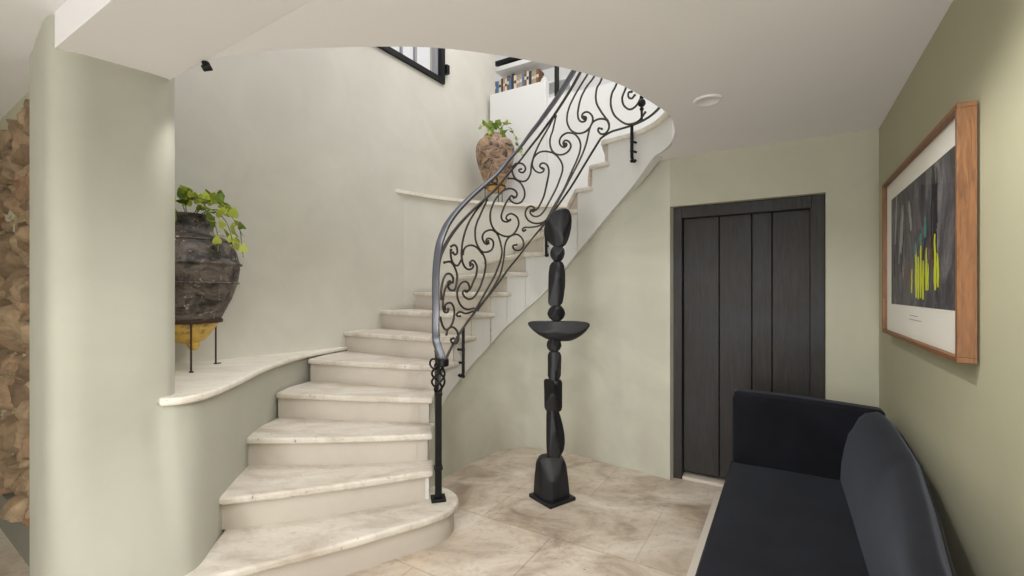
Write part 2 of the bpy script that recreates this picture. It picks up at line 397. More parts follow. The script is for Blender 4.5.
# top riser and landing edge
a_i, a_o, d, u = nose(15)
bm = bmesh.new(); wallstrip(bm, [tuple(a_o), tuple(a_i+d*.008)], 14*R_, ZF-.035, .03); obj('riser', bm, PL_RISER, ST)
bm = bmesh.new()
i1 = [tuple(inn(15+.25*k, .03)) for k in range(25)]; i2 = [tuple(inn(15+.25*k, -.28)) for k in range(25)][::-1]
prism(bm, [tuple(a_i-u*.03)]+i1+i2, ZF-.036, ZF+.004); obj('landing_nosing', bm, LEDGE, ST, bevel=.012)
bm = bmesh.new(); prism(bm, [tuple(a_i-u*.03), tuple(inn(15.6)), (1.35, 4.9), tuple(a_o-u*.03)], ZF-.036, ZF+.004); obj('tread', bm, TRAV, ST, bevel=.012)
# painted string along the inner edge
SB = [(2, 0), (3, .05), (4, .33), (4.95, .52), (6.7, .752), (8.75, 1.042), (11, 1.356), (12.9, 1.69), (15.5, 2.06), (17.6, 2.34), (18.1, 2.391), (21, 2.391)]
sbot = lambda n: float(np.interp(n, [s[0] for s in SB], [s[1] for s in SB]))
bm = bmesh.new()
for n in range(2, 20):
    f_ = .032/float(np.linalg.norm(np.array(inn(n+1))-np.array(inn(n)))) if n < 16 else .2
    ks = [n+f_+k/4 for k in range(5)]
    top = n*R_-.035 if n < 15 else ZF-.03
    wallstrip(bm, [tuple(inn(k)) for k in ks], [sbot(k) for k in ks], top, .07, caps=n in (2, 19))
bmesh.ops.remove_doubles(bm, verts=bm.verts, dist=.0004); obj('stair_string', bm, PL_STRING, ST, smooth=False)
rebase(ST)

# curved wall under the stair, on to the door
NP = [n for n in [2.2+.3*k for k in range(46)]]
pn = [tuple(inn(n, -.045)) for n in NP]; hn = [max(.05, sbot(n)+.07) for n in NP]
tail = [tuple(p) for p in smooth_path([tuple(inn(15.7, -.045)), (.99, 3.575), (1.08, 3.49), tuple(J)], 4)]
pn = [p for p, n in zip(pn, NP) if n < 15.6]+tail; hn = [h for h, n in zip(hn, NP) if n < 15.6]
hn = hn+[ZC]*(len(pn)-len(hn)); hn = [h if i < len(hn)-len(tail)-3 else ZC for i, h in enumerate(hn)]
bm = bmesh.new(); wallstrip(bm, pn, 0, hn, .12); struct('wall_niche', bm, PL_NICHE, angle=50)

# ------------------------------------------------------------------ door wall, door, right wall
W_ = .957; HD = 2.035; rzD = math.atan2(D[1], D[0])
MD = Matrix.Translation((J[0], J[1], 0)) @ Matrix.Rotation(rzD, 4, 'Z')          # local x along wall, y into wall
bm = bmesh.new()
L = np.linalg.norm(CORNER-J)
box(bm, (W_/2, .1, (HD+ZC)/2), (W_, .2, ZC-HD), M=MD)
box(bm, ((W_+L)/2+.05, .1, ZC/2), (L-W_+.1, .2, ZC), M=MD)
box(bm, (-.02, .13, ZC/2), (.04, .22, ZC), M=MD)
struct('wall_door', bm, PL_DOOR)
dr = tag(empty('door_1', (J[0], J[1], 0), rzD), kind='structure')
bm = bmesh.new(); xs = [.075, .323, .534, .658, .882]
for k in range(4):
    x0, x1 = xs[k]+.002, xs[k+1]-.002
    box(bm, ((x0+x1)/2, .125+.003*(k % 2), 1.0), (x1-x0, .035, 1.90))
obj('door_leaf', bm, DOORM, dr, bevel=.004)
bm = bmesh.new(); box(bm, (.0375, .105, HD/2), (.075, .10, HD)); box(bm, (W_-.041, .10, HD/2), (.082, .09, HD)); box(bm, (W_/2, .10, HD-.043), (W_-.14, .095, .085))
obj('door_frame', bm, DOORM, dr, bevel=.006)
bm = bmesh.new(); box(bm, (W_/2, .13, .012), (W_-.15, .14, .024)); obj('threshold', bm, STRIP, dr, bevel=.003)
bm = bmesh.new(); box(bm, (W_/2, .19, HD/2), (W_, .01, HD)); obj('door_backing', bm, BLACKM, dr)
bm = bmesh.new()
pa = CORNER+A_*(-.0); wallstrip(bm, [tuple(CORNER-A_*.25), tuple(CORNER+A_*6)], 0, ZC+.01, .15); struct('wall_right', bm, PL_OLIVE)
# pale stone strip in the floor near the sofa
bm = bmesh.new()
s0 = J+D*.345-NB*.02
MS = Matrix.Translation((s0[0], s0[1], 0)) @ Matrix.Rotation(rzD, 4, 'Z')
box(bm, (.03, -.8, .0008), (.11, 1.6, .0016), M=MS); struct('trim_1', bm, STRIP)

bm = bmesh.new(); wallstrip(bm, [(3.2, -3), (-4, -3), (-4, 3.4)], 0, 2.52, .1, -1); struct('wall_rear', bm, PL_OLIVE)
# ------------------------------------------------------------------ left: rubble stone wall
bm = bmesh.new(); wallstrip(bm, [(-3.7, 3.20), (-2.15, 2.17)], 0, 2.52, .15); struct('wall_far_left', bm, PL_OLIVE)
bm = bmesh.new(); q0 = Vector((-3.6, 3.10, 0)); q1 = Vector((-2.2, 2.17, 0)); e = (q1-q0).normalized(); nrm = Vector((e.y, -e.x, 0))
NX, NZ = 100, 130; V = []
for i in range(NX+1):
    row = []
    for k in range(NZ+1):
        s = i/NX; z = .20+2.16*k/NZ; p = q0.lerp(q1, s)
        pp = Vector((s*1.9, 0, z*1.35))*3.4+noise.noise_vector(Vector((s*6, 1, z*4)))*.35
        dd = noise.voronoi(pp)[0]; h = min(1, (dd[1]-dd[0])*3.2); h = h*h*(3-2*h)
        h = .075*h+.035*(noise.cell(Vector((dd[0]*0+round(noise.voronoi(pp)[1][0].x*7), round(noise.voronoi(pp)[1][0].z*7), 0)))-.5)+.03*noise.noise(Vector((s*30, 3, z*14)))+.015*noise.noise(Vector((s*80, 7, z*40)))
        if i in (0, NX) or k in (0, NZ): h = -.03
        row.append(bm.verts.new(p+nrm*(h-.02)+Vector((0, 0, z))))
    V.append(row)
for i in range(NX):
    for k in range(NZ): bm.faces.new((V[i][k], V[i+1][k], V[i+1][k+1], V[i][k+1]))
struct('wall_rubble', bm, STONE, angle=60)
bm = bmesh.new(); wallstrip(bm, [(-3.6, 3.08), (-2.2, 2.15)], 0, .21, .1, 1); struct('baseboard_left', bm, PLINTH)

# ------------------------------------------------------------------ upstairs
E_ = np.array([.86, -.51]); E_ = E_/np.linalg.norm(E_); EN = np.array([-E_[1], E_[0]]); P0 = np.array([-.285, 5.9]); rzE = math.atan2(E_[1], E_[0])
ME = Matrix.Translation((P0[0], P0[1], 0)) @ Matrix.Rotation(rzE, 4, 'Z')        # local x along parapet, y behind
bm = bmesh.new(); box(bm, (.40, .05, 3.175), (.80, .10, 1.55), M=ME)
struct('wall_parapet', bm, PL_WHITE, bevel=.004)
bm = bmesh.new(); box(bm, (1.75, .10, 3.08), (1.9, .08, 1.36), M=ME); struct('wall_landing', bm, PL_WHITE)
bm = bmesh.new()                                    # far wall with a window opening x 1.02..1.50 z 3.97..5
fx = 1.45
for c, s in (((-.2, fx, 4.1), (2.95, .1, 3.4)), ((1.52, fx, 3.2), (.5, .1, 1.6)), ((2.75, fx, 4.1), (1.98, .1, 3.4)), ((1.52, fx, 5.4), (.5, .1, .8))):
    box(bm, c, s, M=ME)
struct('wall_upper_far', bm, PL_WHITE)
bm = bmesh.new(); prism(bm, [(-.4, 6.0), (.45, 5.45), (1.25, 5.2), (3.4, 4.3), (3.6, 6.0), (.6, 7.6)], ZF-.2, ZF); struct('floor.001', bm, PL_WHITE)
bm = bmesh.new(); wallstrip(bm, [(3.2, 5.6), (3.2, -1)], ZF, 5.3, .1); struct('wall_upper_right', bm, PL_WHITE)
bm = bmesh.new(); wallstrip(bm, [(-3.3, 2.2), (-3.3, -1), (3.3, -1)], ZF, 5.3, .1, -1); struct('wall_upper_front', bm, PL_WHITE)
w2 = tag(empty('window_2', (*(P0+E_*1.52+EN*fx), 0), rzE), kind='structure')
bm = bmesh.new()
for c, s in (((-.235, 0, 4.5), (.03, .06, 1.0)), ((.235, 0, 4.5), (.03, .06, 1.0)), ((0, 0, 4.015), (.5, .06, .03)), ((0, 0, 4.985), (.5, .06, .03))): box(bm, c, s)
obj('window_frame', bm, PL_WHITE, w2); bm = bmesh.new(); box(bm, (0, 0, 4.5), (.45, .006, .95)); obj('pane', bm, GLASS, w2)
bm = bmesh.new(); box(bm, (.80, .32, 3.65), (.045, .05, 2.0), M=ME)
struct('trim_2', bm, BLACKM, bevel=.003)
# shelf and books
sh = tag(empty('bookshelf', (*(P0+E_*.3+EN*.45), 0), rzE), 'white and black wall shelf upstairs above the white half wall', 'shelf')
bm = bmesh.new(); box(bm, (.08, .12, 4.13), (1.15, .3, .03)); box(bm, (.08, .12, 4.50), (1.15, .3, .06)); box(bm, (-.5, .12, 3.4), (.03, .3, 1.5)); box(bm, (.65, .12, 3.56), (.03, .3, 1.87)); obj('shelf_board', bm, PL_WHITE, sh, bevel=.002)
bm = bmesh.new(); box(bm, (.0, .12, 4.59), (1.0, .3, .05)); obj('top_rail', bm, BLACKM, sh)
cols = {'brown': (120, 86, 62), 'cream': (214, 204, 186), 'blue': (70, 118, 160), 'dark': (58, 50, 48), 'tan': (176, 146, 112), 'grey': (150, 146, 142)}
seq = ['brown', 'blue', 'cream', 'dark', 'tan', 'cream', 'brown', 'blue', 'dark', 'cream', 'grey', 'tan', 'blue', 'brown', 'cream', 'dark', 'grey', 'tan', 'brown']
bmats = {k: simple('book_cloth_'+k, srgb(*v), .7) for k, v in cols.items()}
pageM = simple('book_pages', srgb(235, 228, 212), .9); xx = -.26
for k, cn in enumerate(seq):
    wd = random.uniform(.030, .046); hh = random.uniform(.225, .275)
    bk = tag(empty('book', (*(P0+E_*(xx+wd/2)+EN*.5), 4.145), rzE), {'brown': 'brown', 'cream': 'cream', 'blue': 'blue', 'dark': 'dark', 'tan': 'tan', 'grey': 'grey'}[cn]+' spined book standing in the upstairs row above the white half wall', 'book', 'books on the upstairs shelf, '+cn+' spines')
    bm = bmesh.new(); box(bm, (0, .004, hh/2), (wd, .006, hh)); box(bm, (-wd/2+.0015, .08, hh/2), (.003, .155, hh)); box(bm, (wd/2-.0015, .08, hh/2), (.003, .155, hh)); obj('cover', bm, bmats[cn], bk)
    bm = bmesh.new(); box(bm, (0, .08, hh/2), (wd-.007, .145, hh-.008)); obj('pages', bm, pageM, bk)
    if cn in ('brown', 'cream', 'tan', 'grey'):
        bm = bmesh.new(); box(bm, (0, .0002, hh*.62), (wd*.8, .002, hh*.16)); obj('spine_label', bm, bmats['dark' if cn in ('cream',) else 'cream'], bk)
    xx += wd+.001
bm = bmesh.new(); lathe(bm, [(.03, 0), (.055, .03), (.062, .07), (.045, .11), (.025, .125), (.03, .14)], seg=24)
o = tag(obj('vase', bm, PL_WHITE), 'small round white vase at the right end of the upstairs book row', 'vase'); o.location = (*(P0+E_*(xx+.065)+EN*.55), 4.145)

# high window in the stair well
wz = -.05
pa, pb = np.array(WBs[iA]), np.array(WBs[iB]); dd = pb-pa; LW_ = np.linalg.norm(dd); rzW = math.atan2(dd[1], dd[0])
win = tag(empty('window_1', (*pa, wz), rzW), kind='structure')
bm = bmesh.new()
for c, s in (((LW_/2, .03, 3.83), (LW_, .12, .06)), ((LW_/2, .03, 4.83), (LW_, .12, .05)), ((.03, .03, 4.33), (.06, .12, 1.0)), ((LW_-.03, .03, 4.33), (.06, .12, 1.0))): box(bm, c, s)
obj('window_frame', bm, BLACKM, win, bevel=.004)
bm = bmesh.new()
for c, s in (((LW_/2, .05, 3.875), (LW_-.12, .05, .03)), ((LW_*.33, .05, 4.35), (.03, .03, .94)), ((LW_*.52, .05, 4.35), (.02, .03, .94)), ((LW_*.68, .05, 4.35), (.03, .03, .94)), ((LW_-.08, .05, 4.35), (.05, .05, .94))): box(bm, c, s)
obj('glazing_bar', bm, simple('grey_glazing', srgb(150, 150, 155), .5), win)
bm = bmesh.new(); box(bm, (LW_/2, .07, 4.35), (LW_-.1, .006, .95)); obj('pane', bm, GLASS, win)
bm = bmesh.new(); box(bm, (LW_+.03, -.02, 3.98), (.05, .06, .10)); box(bm, (LW_+.02, -.01, 3.98), (.07, .02, .03)); obj('window_stay', bm, BLACKM, win, bevel=.003)

# ------------------------------------------------------------------ stair railing
TS = np.linspace(0, 20, 2401); RP = np.array([off(INN, t, .05) for t in TS]); RA = RP[:, 0]/RP[:, 1]
def unproj(px, py, tmin=2.75):
    r = (px-512)/F; ok = None
    for i in range(len(TS)-1):
        if TS[i] < tmin: continue
        if TS[i] > 17.8 and ok is not None: break
        if (RA[i]-r)*(RA[i+1]-r) <= 0: ok = i; break
    if ok is None: ok = int(np.argmin(np.where((TS > tmin) & (TS < 18), abs(RA-r), 9)))
    p = RP[ok]; return Vector((p[0], p[1], CH-(py-HY)*p[1]/F))
def hh_(n):          # bottom bar height above floor
    return float(np.interp(n, [1.7, 2.5, 4.5, 15, 15.6, 22], [.40, .50, .80, 2.64, 2.665, 2.665]))
def hs_(n):          # scroll panel top bar
    return float(np.interp(n, [1.7, 2.9, 3.4, 4.0, 4.5, 5.5, 14.6, 15.6, 22], [.93, 1.02, 1.18, 1.46, 1.63, 1.80, 3.395, 3.50, 3.50]))
RL = tag(empty('stair_railing', (-.44, 2.685, R_)), 'wrought iron stair railing of scrolls with a smooth steel handrail', 'railing')
def rpt(n, h, o=.05): p = off(INN, n-1, o); return (p[0], p[1], h)
ns = [2.2+.25*k for k in range(76)]
tail_pts = [(.84, 2.61), (.73, 2.475), (.50, 2.235), (.29, 2.105), (.08, 2.01), (-.06, 1.95), (-.3, 1.90), (-.545, 1.89), (-.9, 1.91), (-1.22, 1.97)]
bm = bmesh.new(); tube(bm, [(-.43, 2.69, .47)]+[rpt(n, hh_(n)) for n in ns]+[(*p, 2.665) for p in tail_pts], .009, 8, flat=(.018, .014)); obj('bottom_rail', bm, IRON, RL)
bm = bmesh.new(); tube(bm, [(-.435, 2.69, .93)]+[rpt(n, hs_(n)) for n in ns if n > 2.4]+[(*p, 3.5) for p in tail_pts], .009, 8, flat=(.026, .016)); obj('panel_rail', bm, IRON, RL)
def hd_(n): return float(np.interp(n, [1.7, 2.9, 3.4, 4.0, 4.5, 5.2, 14.6, 15.6, 22], [1.0, 1.10, 1.27, 1.56, 1.73, 1.87, 3.505, 3.61, 3.61]))
hp = [(-.402, 2.66, 1.0), (-.415, 2.69, 1.015), (-.445, 2.76, 1.06), (-.475, 2.84, 1.12)]+[rpt(n, hd_(n)) for n in ns if n > 3.4]+[(*p, 3.61) for p in tail_pts]
hp = [hp[0]]+[tuple(p) for p in smooth_path(hp, 3)]
bm = bmesh.new(); tube(bm, hp, .02, 16, flat=(.048, .028)); obj('handrail', bm, HANDR, RL, angle=60)
bm = bmesh.new(); bmesh.ops.create_cone(bm, cap_ends=True, segments=20, radius1=.034, radius2=.034, depth=.045, matrix=Matrix.Translation((-.402, 2.655, .99)))
obj('handrail_cap', bm, BLACKM, RL, bevel=.006)
# newel
nw = obj('newel_post', (lambda b: (box(b, (-.435, 2.69, R_+.008), (.085, .085, .016), .25), box(b, (-.435, 2.69, .49), (.038, .038, .62), .25), box(b, (-.435, 2.69, .365), (.05, .05, .018), .25), box(b, (-.435, 2.69, .80), (.044, .044, .02), .25), b)[-1])(bmesh.new()), BLACKM, RL, bevel=.002)
bm = bmesh.new()
for k in range(4):
    pts = []
    for i in range(25):
        s = i/24; a = k*math.pi/2+s*math.pi*1.6; r = .006+.034*math.sin(math.pi*s)**.8
        pts.append((-.435+r*math.cos(a), 2.69+r*math.sin(a), .80+.19*s))
    tube(bm, pts, .0065, 8)
ball(bm, (-.435, 2.69, .805), .018); ball(bm, (-.435, 2.69, .985), .018)
obj('basket_twist', bm, BLACKM, nw)
bm = bmesh.new()
sp = [(-.46+.0+r*math.cos(a)*.9, 2.70+.5*r*math.sin(a)*.3, .985+r*math.sin(a)) for a, r in [(k*.35, .008+.0022*k) for k in range(16)]]
tube(bm, sp, .006, 8); obj('volute', bm, BLACKM, nw)
# scrolls traced on the railing surface: (crop offset, scale 9.6) point lists
def Cp(ox, oy, pts, s=9.6): return [(ox+x/s, oy+y/s) for x, y in pts]
Aa = lambda p: Cp(420, 200, p); Bb = lambda p: Cp(420, 250, p); Cc = lambda p: Cp(420, 300, p); Dd = lambda p: Cp(480, 180, p)
Ee = lambda p: Cp(480, 130, p); Ff = lambda p: Cp(530, 130, p); Gg = lambda p: Cp(530, 75, p); Hh = lambda p: Cp(590, 75, p)
SCR = [
 [(594, 63)]+Gg([(540, 15), (480, 110), (420, 215), (370, 330), (355, 420), (365, 480), (400, 535), (460, 560), (520, 550), (570, 510), (600, 450), (600, 400), (570, 362), (535, 355), (505, 375), (500, 405), (520, 425), (530, 412)]),
 [(610, 50), (601, 64)]+Gg([(610, 25), (540, 120), (490, 220), (465, 320), (460, 390), (475, 435), (505, 450), (535, 435), (538, 405), (515, 400)]),
 [(612, 30), (607, 58)]+Gg([(685, 45), (645, 120), (632, 200), (640, 270), (670, 330), (710, 390), (748, 440), (760, 490), (750, 530), (720, 562), (680, 565), (655, 535), (662, 510), (690, 518)]),
 [(541, 229), (548, 219), (556, 205)]+Ff([(330, 575), (400, 440), (450, 345), (500, 240), (540, 130), (570, 0)])+Gg([(600, 460), (640, 430), (690, 420), (735, 432), (758, 470)]),
 [(556, 116), (553, 130)][:1]+Ff([(220, 0), (195, 80), (195, 150), (215, 200), (250, 230), (300, 238), (350, 220), (385, 180), (392, 140), (370, 108), (340, 100), (320, 120), (325, 145), (345, 142)]),
 [(540, 230), (546, 221), (554, 206)]+Ff([(325, 570), (395, 410), (450, 290), (480, 200), (485, 130), (460, 70), (420, 35), (360, 28), (310, 55), (285, 100), (290, 140), (320, 165), (350, 152), (350, 130), (332, 128)]),
 [(554, 117)]+Ff([(165, 0), (100, 110), (50, 220)])+Ee([(495, 330), (485, 420), (450, 480), (400, 493), (345, 470), (312, 410), (315, 355), (350, 322), (400, 322), (432, 350), (435, 385), (410, 408), (380, 400), (375, 380), (395, 375)]),
 Ff([(118, 365), (135, 375), (125, 400), (90, 410), (45, 385), (22, 330), (40, 260), (90, 215), (150, 205), (220, 220), (270, 260), (310, 330), (310, 400), (280, 490)])+Dd([(725, 96), (670, 200), (620, 290), (575, 340), (525, 350), (487, 325), (487, 292), (512, 285)]),
 Ff([(118, 370), (95, 350), (105, 325), (135, 318), (168, 342), (182, 400), (170, 480), (150, 570)])+Dd([(615, 150), (590, 210), (560, 265), (530, 292), (505, 300)]),
 Dd([(512, 300), (528, 285), (515, 260), (480, 252), (447, 280), (436, 330), (460, 382), (510, 412), (570, 415), (625, 395), (660, 350)]),
 Dd([(610, 415), (560, 442), (480, 455), (430, 455), (408, 475), (420, 492), (436, 480)]),
 Dd([(322, 160), (345, 165), (356, 130), (330, 95), (280, 82), (220, 105), (160, 170), (115, 260), (98, 350), (115, 440), (160, 500), (220, 535), (280, 540), (330, 510), (365, 450), (372, 400), (350, 350), (300, 323), (262, 340), (252, 370), (275, 388), (292, 380)]),
 Dd([(325, 172), (305, 150), (285, 168), (250, 220), (220, 290), (205, 350), (220, 390), (260, 402), (290, 388)]),
 Ee([(275, 465), (330, 470), (380, 500)])+Dd([(410, 60), (428, 110), (425, 165), (395, 212), (345, 225), (300, 203), (285, 172), (302, 152), (328, 166)]),
 Aa([(610, 15), (520, 130), (450, 260), (410, 400), (400, 500)])+Bb([(400, 0), (402, 80), (422, 150), (460, 185), (500, 178), (512, 145), (485, 128)]),
 Aa([(645, 0), (590, 120), (540, 240), (530, 340), (545, 420), (590, 490), (640, 500), (690, 475), (706, 420), (690, 380), (650, 370), (635, 398), (660, 415)]),
 Aa([(658, 395), (645, 425), (615, 405), (600, 355), (625, 305), (690, 288), (740, 325), (770, 400)])+[(502, 252), (500, 262), (495, 275), (488, 288), (480, 302), (474, 312)],
 Cp(470, 170, [(300, 478), (275, 485), (285, 510), (320, 512), (343, 485), (335, 440), (300, 412), (250, 430), (225, 480), (215, 576)], 6.4)+[(500, 275), (491, 291), (478, 310)],
 Aa([(412, 520), (425, 470), (455, 442), (500, 435), (550, 460), (600, 520)])+Bb([(600, 30), (625, 90), (630, 160), (610, 260), (570, 370), (520, 450), (470, 472), (430, 450), (410, 412), (430, 388), (455, 400)]),
 Bb([(485, 150), (480, 118), (515, 102), (548, 160), (540, 240), (510, 310), (485, 370), (455, 392)]),
 Bb([(440, 400), (475, 380), (465, 325), (430, 303), (385, 330), (357, 410), (370, 490), (410, 550), (460, 570), (515, 560)]),
 Cc([(505, 110), (440, 130), (390, 115), (355, 130), (360, 155), (385, 155)]),
 Aa([(318, 505), (335, 525), (358, 505), (352, 450), (325, 432), (300, 445)]),
 Aa([(300, 480)])+Bb([(295, 0), (300, 80), (330, 140), (365, 147), (395, 100)]),
 Bb([(235, 120), (290, 113), (330, 160), (357, 240), (350, 330), (330, 385), (290, 382), (270, 350), (285, 325)]),
 Bb([(285, 300), (312, 315), (318, 270), (290, 230), (250, 235), (222, 290), (205, 380), (205, 470)]),
 Bb([(272, 310), (240, 380), (222, 480), (222, 560)])+Cc([(218, 60), (235, 115), (265, 115), (272, 85)]),
 Cc([(242, 90), (240, 55), (265, 30), (305, 35), (330, 100), (322, 190), (290, 260), (245, 285), (215, 240), (195, 170)]),
 Cc([(255, 330), (270, 280), (310, 260), (350, 290), (372, 360), (350, 415), (310, 410), (295, 380), (320, 368)]),
 [(628, 58), (621, 70)]+Hh([(250, 100), (210, 180), (200, 280), (225, 370), (280, 430), (350, 470), (420, 465), (480, 430), (530, 360)]),
 [(630, 78)]+Hh([(335, 150), (310, 220), (325, 290), (380, 330), (440, 300), (485, 225)])+[(644, 88)],
 Hh([(400, 160), (370, 170), (370, 210), (400, 225), (430, 195)]),
 Cp(480, 130, [(120, 500), (110, 470), (135, 450), (165, 475), (160, 505), (140, 510)]),
]
for pl in SCR:
    px = smooth_path(pl, 5); P3 = [unproj(x, y) for x, y in px]
    bm = bmesh.new(); tube(bm, P3, .0083, 8)
    for e_ in (P3[0], P3[-1]): ball(bm, e_, .0105, u=8, v=6)
    obj('scroll', bm, IRON, RL)
# lower panel behind the newel, drawn on the railing surface (n, height between the rails)
def spiral_c(n0, n1, v0, v1, flip=1):
    pts = []
    for s in np.linspace(0, 1, 40):
        a = -2.6*math.pi*(1-s)+0; r = .5*(1-.75*abs(2*s-1)**1.0)
        ang = math.pi*(-1.1+2.2*s)*1.35
        pts.append((n0+(n1-n0)*(.5+flip*r*math.cos(ang)), v0+(v1-v0)*(s*.7+.15+.3*r*math.sin(ang))))
    return pts
for (n0, n1, v0, v1, fl) in ((2.3, 3.1, .02, .55, 1), (2.35, 3.2, .45, .98, -1), (3.1, 4.0, .02, .5, 1), (3.2, 4.1, .45, .98, -1), (4.0, 4.6, .05, .5, -1)):
    P3 = []
    for n, v in spiral_c(n0, n1, v0, v1, fl):
        n = max(n, 2.1); h = hh_(n)*(1-v)+hs_(n)*v; P3.append(Vector(rpt(n, h)))
    bm = bmesh.new(); tube(bm, P3, .0083, 8)
    for e_ in (P3[0], P3[-1]): ball(bm, e_, .011, u=8, v=6)
    obj('scroll', bm, IRON, RL)
bm = bmesh.new(); tube(bm, [rpt(17.6, 2.67), rpt(17.6, 2.95), rpt(17.6, 3.5)], .009, 8); c_ = rpt(17.6, 2.80); ball(bm, c_, .03, u=14, v=10)
for dz in (.045, -.045): ball(bm, (c_[0], c_[1], c_[2]+dz), .016, u=12, v=8)
obj('baluster', bm, BLACKM, RL)
# side brackets fixing the rail to the string
for (n, drop) in ((6.35, .37), (11.45, .30), (16.9, .27)):
    p = np.array(rpt(n, 0, .052)[:2]); h = hh_(n); q = np.array(inn(n, .0))
    bm = bmesh.new(); v = lambda o, z: (*(p*(1-o)+q*o), z)
    tube(bm, [v(0, h), v(0, h-drop*.5), v(0, h-drop+.03), v(.15, h-drop+.005), v(.5, h-drop), v(.8, h-drop+.01)], .0125, 8)
    for zz in (.45, .72):
        tube(bm, [v(0, h-drop*zz), v(1.05, h-drop*zz)], .009, 8)
    t_ = np.array([-(p-q)[1], (p-q)[0]]); t_ = t_/np.linalg.norm(t_)
    for zz in (.45, .72, 1.0): ball(bm, (*(p-t_*0-(0)), h-drop*zz+(0)), .0145, u=10, v=8)
    obj('bracket', bm, BLACKM, RL)
rebase(RL)

# ------------------------------------------------------------------ sculpture
SX, SY = .272, 3.09
sc = tag(empty('totem_sculpture', (SX, SY, 0), .62), 'tall black sculpture of stacked carved stones with a bowl shape, standing on a square plate', 'sculpture')
kpx = SY/F
def zpx(y): return CH-(y-HY)*kpx
def rock(name, prof, ox, oy, k, seed, depth=.85, sq=2.6, cuts=5):
    "stone from its outline rows (y, left, right): squarish rings, then shaved by a few flat facets"
    rnd = random.Random(seed); P = [(oy+y*k, ox+a*k, ox+b*k) for y, a, b in prof]
    ys = np.array([p[0] for p in P]); N = 34; hm = max(p[2]-p[1] for p in P)/2*kpx
    bm = bmesh.new(); rings = []; SEG = 36
    for i in range(N+1):
        s = .5-.5*math.cos(math.pi*i/N); y = ys[0]+(ys[-1]-ys[0])*s
        xl = float(np.interp(y, ys, [p[1] for p in P])); xr = float(np.interp(y, ys, [p[2] for p in P]))
        hx = (xr-xl)/2*kpx; cx = ((xl+xr)/2-512)*kpx-SX; dy = depth*(hx*.55+hm*.45*min(1, hx/hm*1.6))
        rings.append([Vector((cx+hx*math.copysign(abs(math.cos(a))**(2/sq), math.cos(a)), dy*math.copysign(abs(math.sin(a))**(2/sq), math.sin(a)), zpx(y))) for a in [2*math.pi*q/SEG for q in range(SEG)]])
    zc = zpx((ys[0]+ys[-1])/2); hz = zpx(ys[0])-zc; cxm = sum((p[1]+p[2])/2 for p in P)/len(P); cxm = (cxm-512)*kpx-SX
    for q in range(cuts):
        a = math.pi*(1.12+.76*(q+rnd.random()*.8)/cuts); t = rnd.uniform(-.5, .5); nrm = Vector((math.cos(a), math.sin(a), t)).normalized()
        dd = rnd.uniform(.70, .88)
        for r_ in rings:
            for v_ in r_:
                lv = Vector(((v_.x-cxm)/hm, v_.y/(hm*depth), (v_.z-zc)/hz)); e = lv.dot(nrm)-dd
                if e > 0: v_.y -= e/min(-.3, nrm.y)*hm*depth
    bv = [[bm.verts.new(v_) for v_ in r_] for r_ in rings]
    for i in range(N):
        for q in range(SEG): bm.faces.new((bv[i][q], bv[i][(q+1) % SEG], bv[i+1][(q+1) % SEG], bv[i+1][q]))
    bm.faces.new(bv[0]); bm.faces.new(bv[-1])
    R = Matrix.Rotation(-.62, 4, 'Z')
    for v_ in bm.verts: v_.co = R @ v_.co
    return obj(name, bm, SCULP, sc, angle=32)
bm = bmesh.new(); box(bm, (0, 0, .012), (.225, .225, .024)); obj('base_plate', bm, SCULP, sc, bevel=.003)
K1 = (500, 190, .2778); K2 = (500, 340, .3125)
rock('foot_stone', [(369, 150, 178), (371, 140, 188), (378, 125, 203), (395, 116, 211), (440, 111, 217), (490, 108, 222), (511, 109, 221), (513, 113, 217)], *K2, 3, .85, 3.6, 6)
rock('leaf_stone', [(222, 155, 182), (226, 149, 188), (245, 148, 194), (275, 148, 202), (305, 148, 207), (330, 148, 208), (350, 149, 204), (368, 150, 195), (378, 154, 186), (383, 160, 176)], *K2, 5, .75, 2.8, 4)
rock('block_stone', [(127, 152, 190), (129, 145, 196), (136, 142, 199), (215, 142, 199), (224, 146, 196), (229, 156, 188)], *K2, 8, .85, 4, 4)
rock('block_stone', [(35, 165, 185), (39, 157, 192), (50, 153, 196), (115, 153, 196), (124, 157, 192), (131, 166, 184)], *K2, 11, .9, 3.4, 4)
rock('round_stone', [(-5, 168, 182), (-2, 157, 189), (6, 151, 195), (18, 149, 197), (28, 152, 193), (35, 159, 186), (39, 166, 180)], *K2, 13, 1, 2.3, 5)
rock('bowl_stone', [(473, 112, 290), (476, 102, 315), (482, 100, 323), (490, 104, 322), (505, 118, 312), (520, 137, 296), (533, 160, 277), (540, 180, 262), (543, 195, 250)], *K1, 17, .42, 2.6, 2)
rock('round_stone', [(414, 195, 212), (418, 186, 222), (430, 175, 231), (446, 170, 235), (460, 176, 229), (470, 188, 218), (475, 197, 208)], *K1, 19, 1, 2.3, 5)
rock('long_stone', [(256, 195, 216), (261, 186, 225), (272, 179, 231), (300, 175, 235), (345, 174, 235), (385, 174, 229), (405, 173, 225), (415, 178, 218), (421, 190, 210)], *K1, 23, .9, 3.0, 6)
rock('round_stone', [(201, 198, 216), (206, 188, 226), (216, 182, 232), (230, 180, 234), (244, 184, 229), (254, 192, 222), (260, 199, 214)], *K1, 29, 1, 2.4, 5)
rock('head_stone', [(66, 222, 238), (70, 208, 246), (80, 190, 252), (95, 177, 257), (115, 166, 258), (135, 160, 257), (160, 161, 252), (180, 172, 246), (195, 184, 238), (203, 193, 230), (207, 202, 222)], *K1, 31, .7, 2.5, 6)

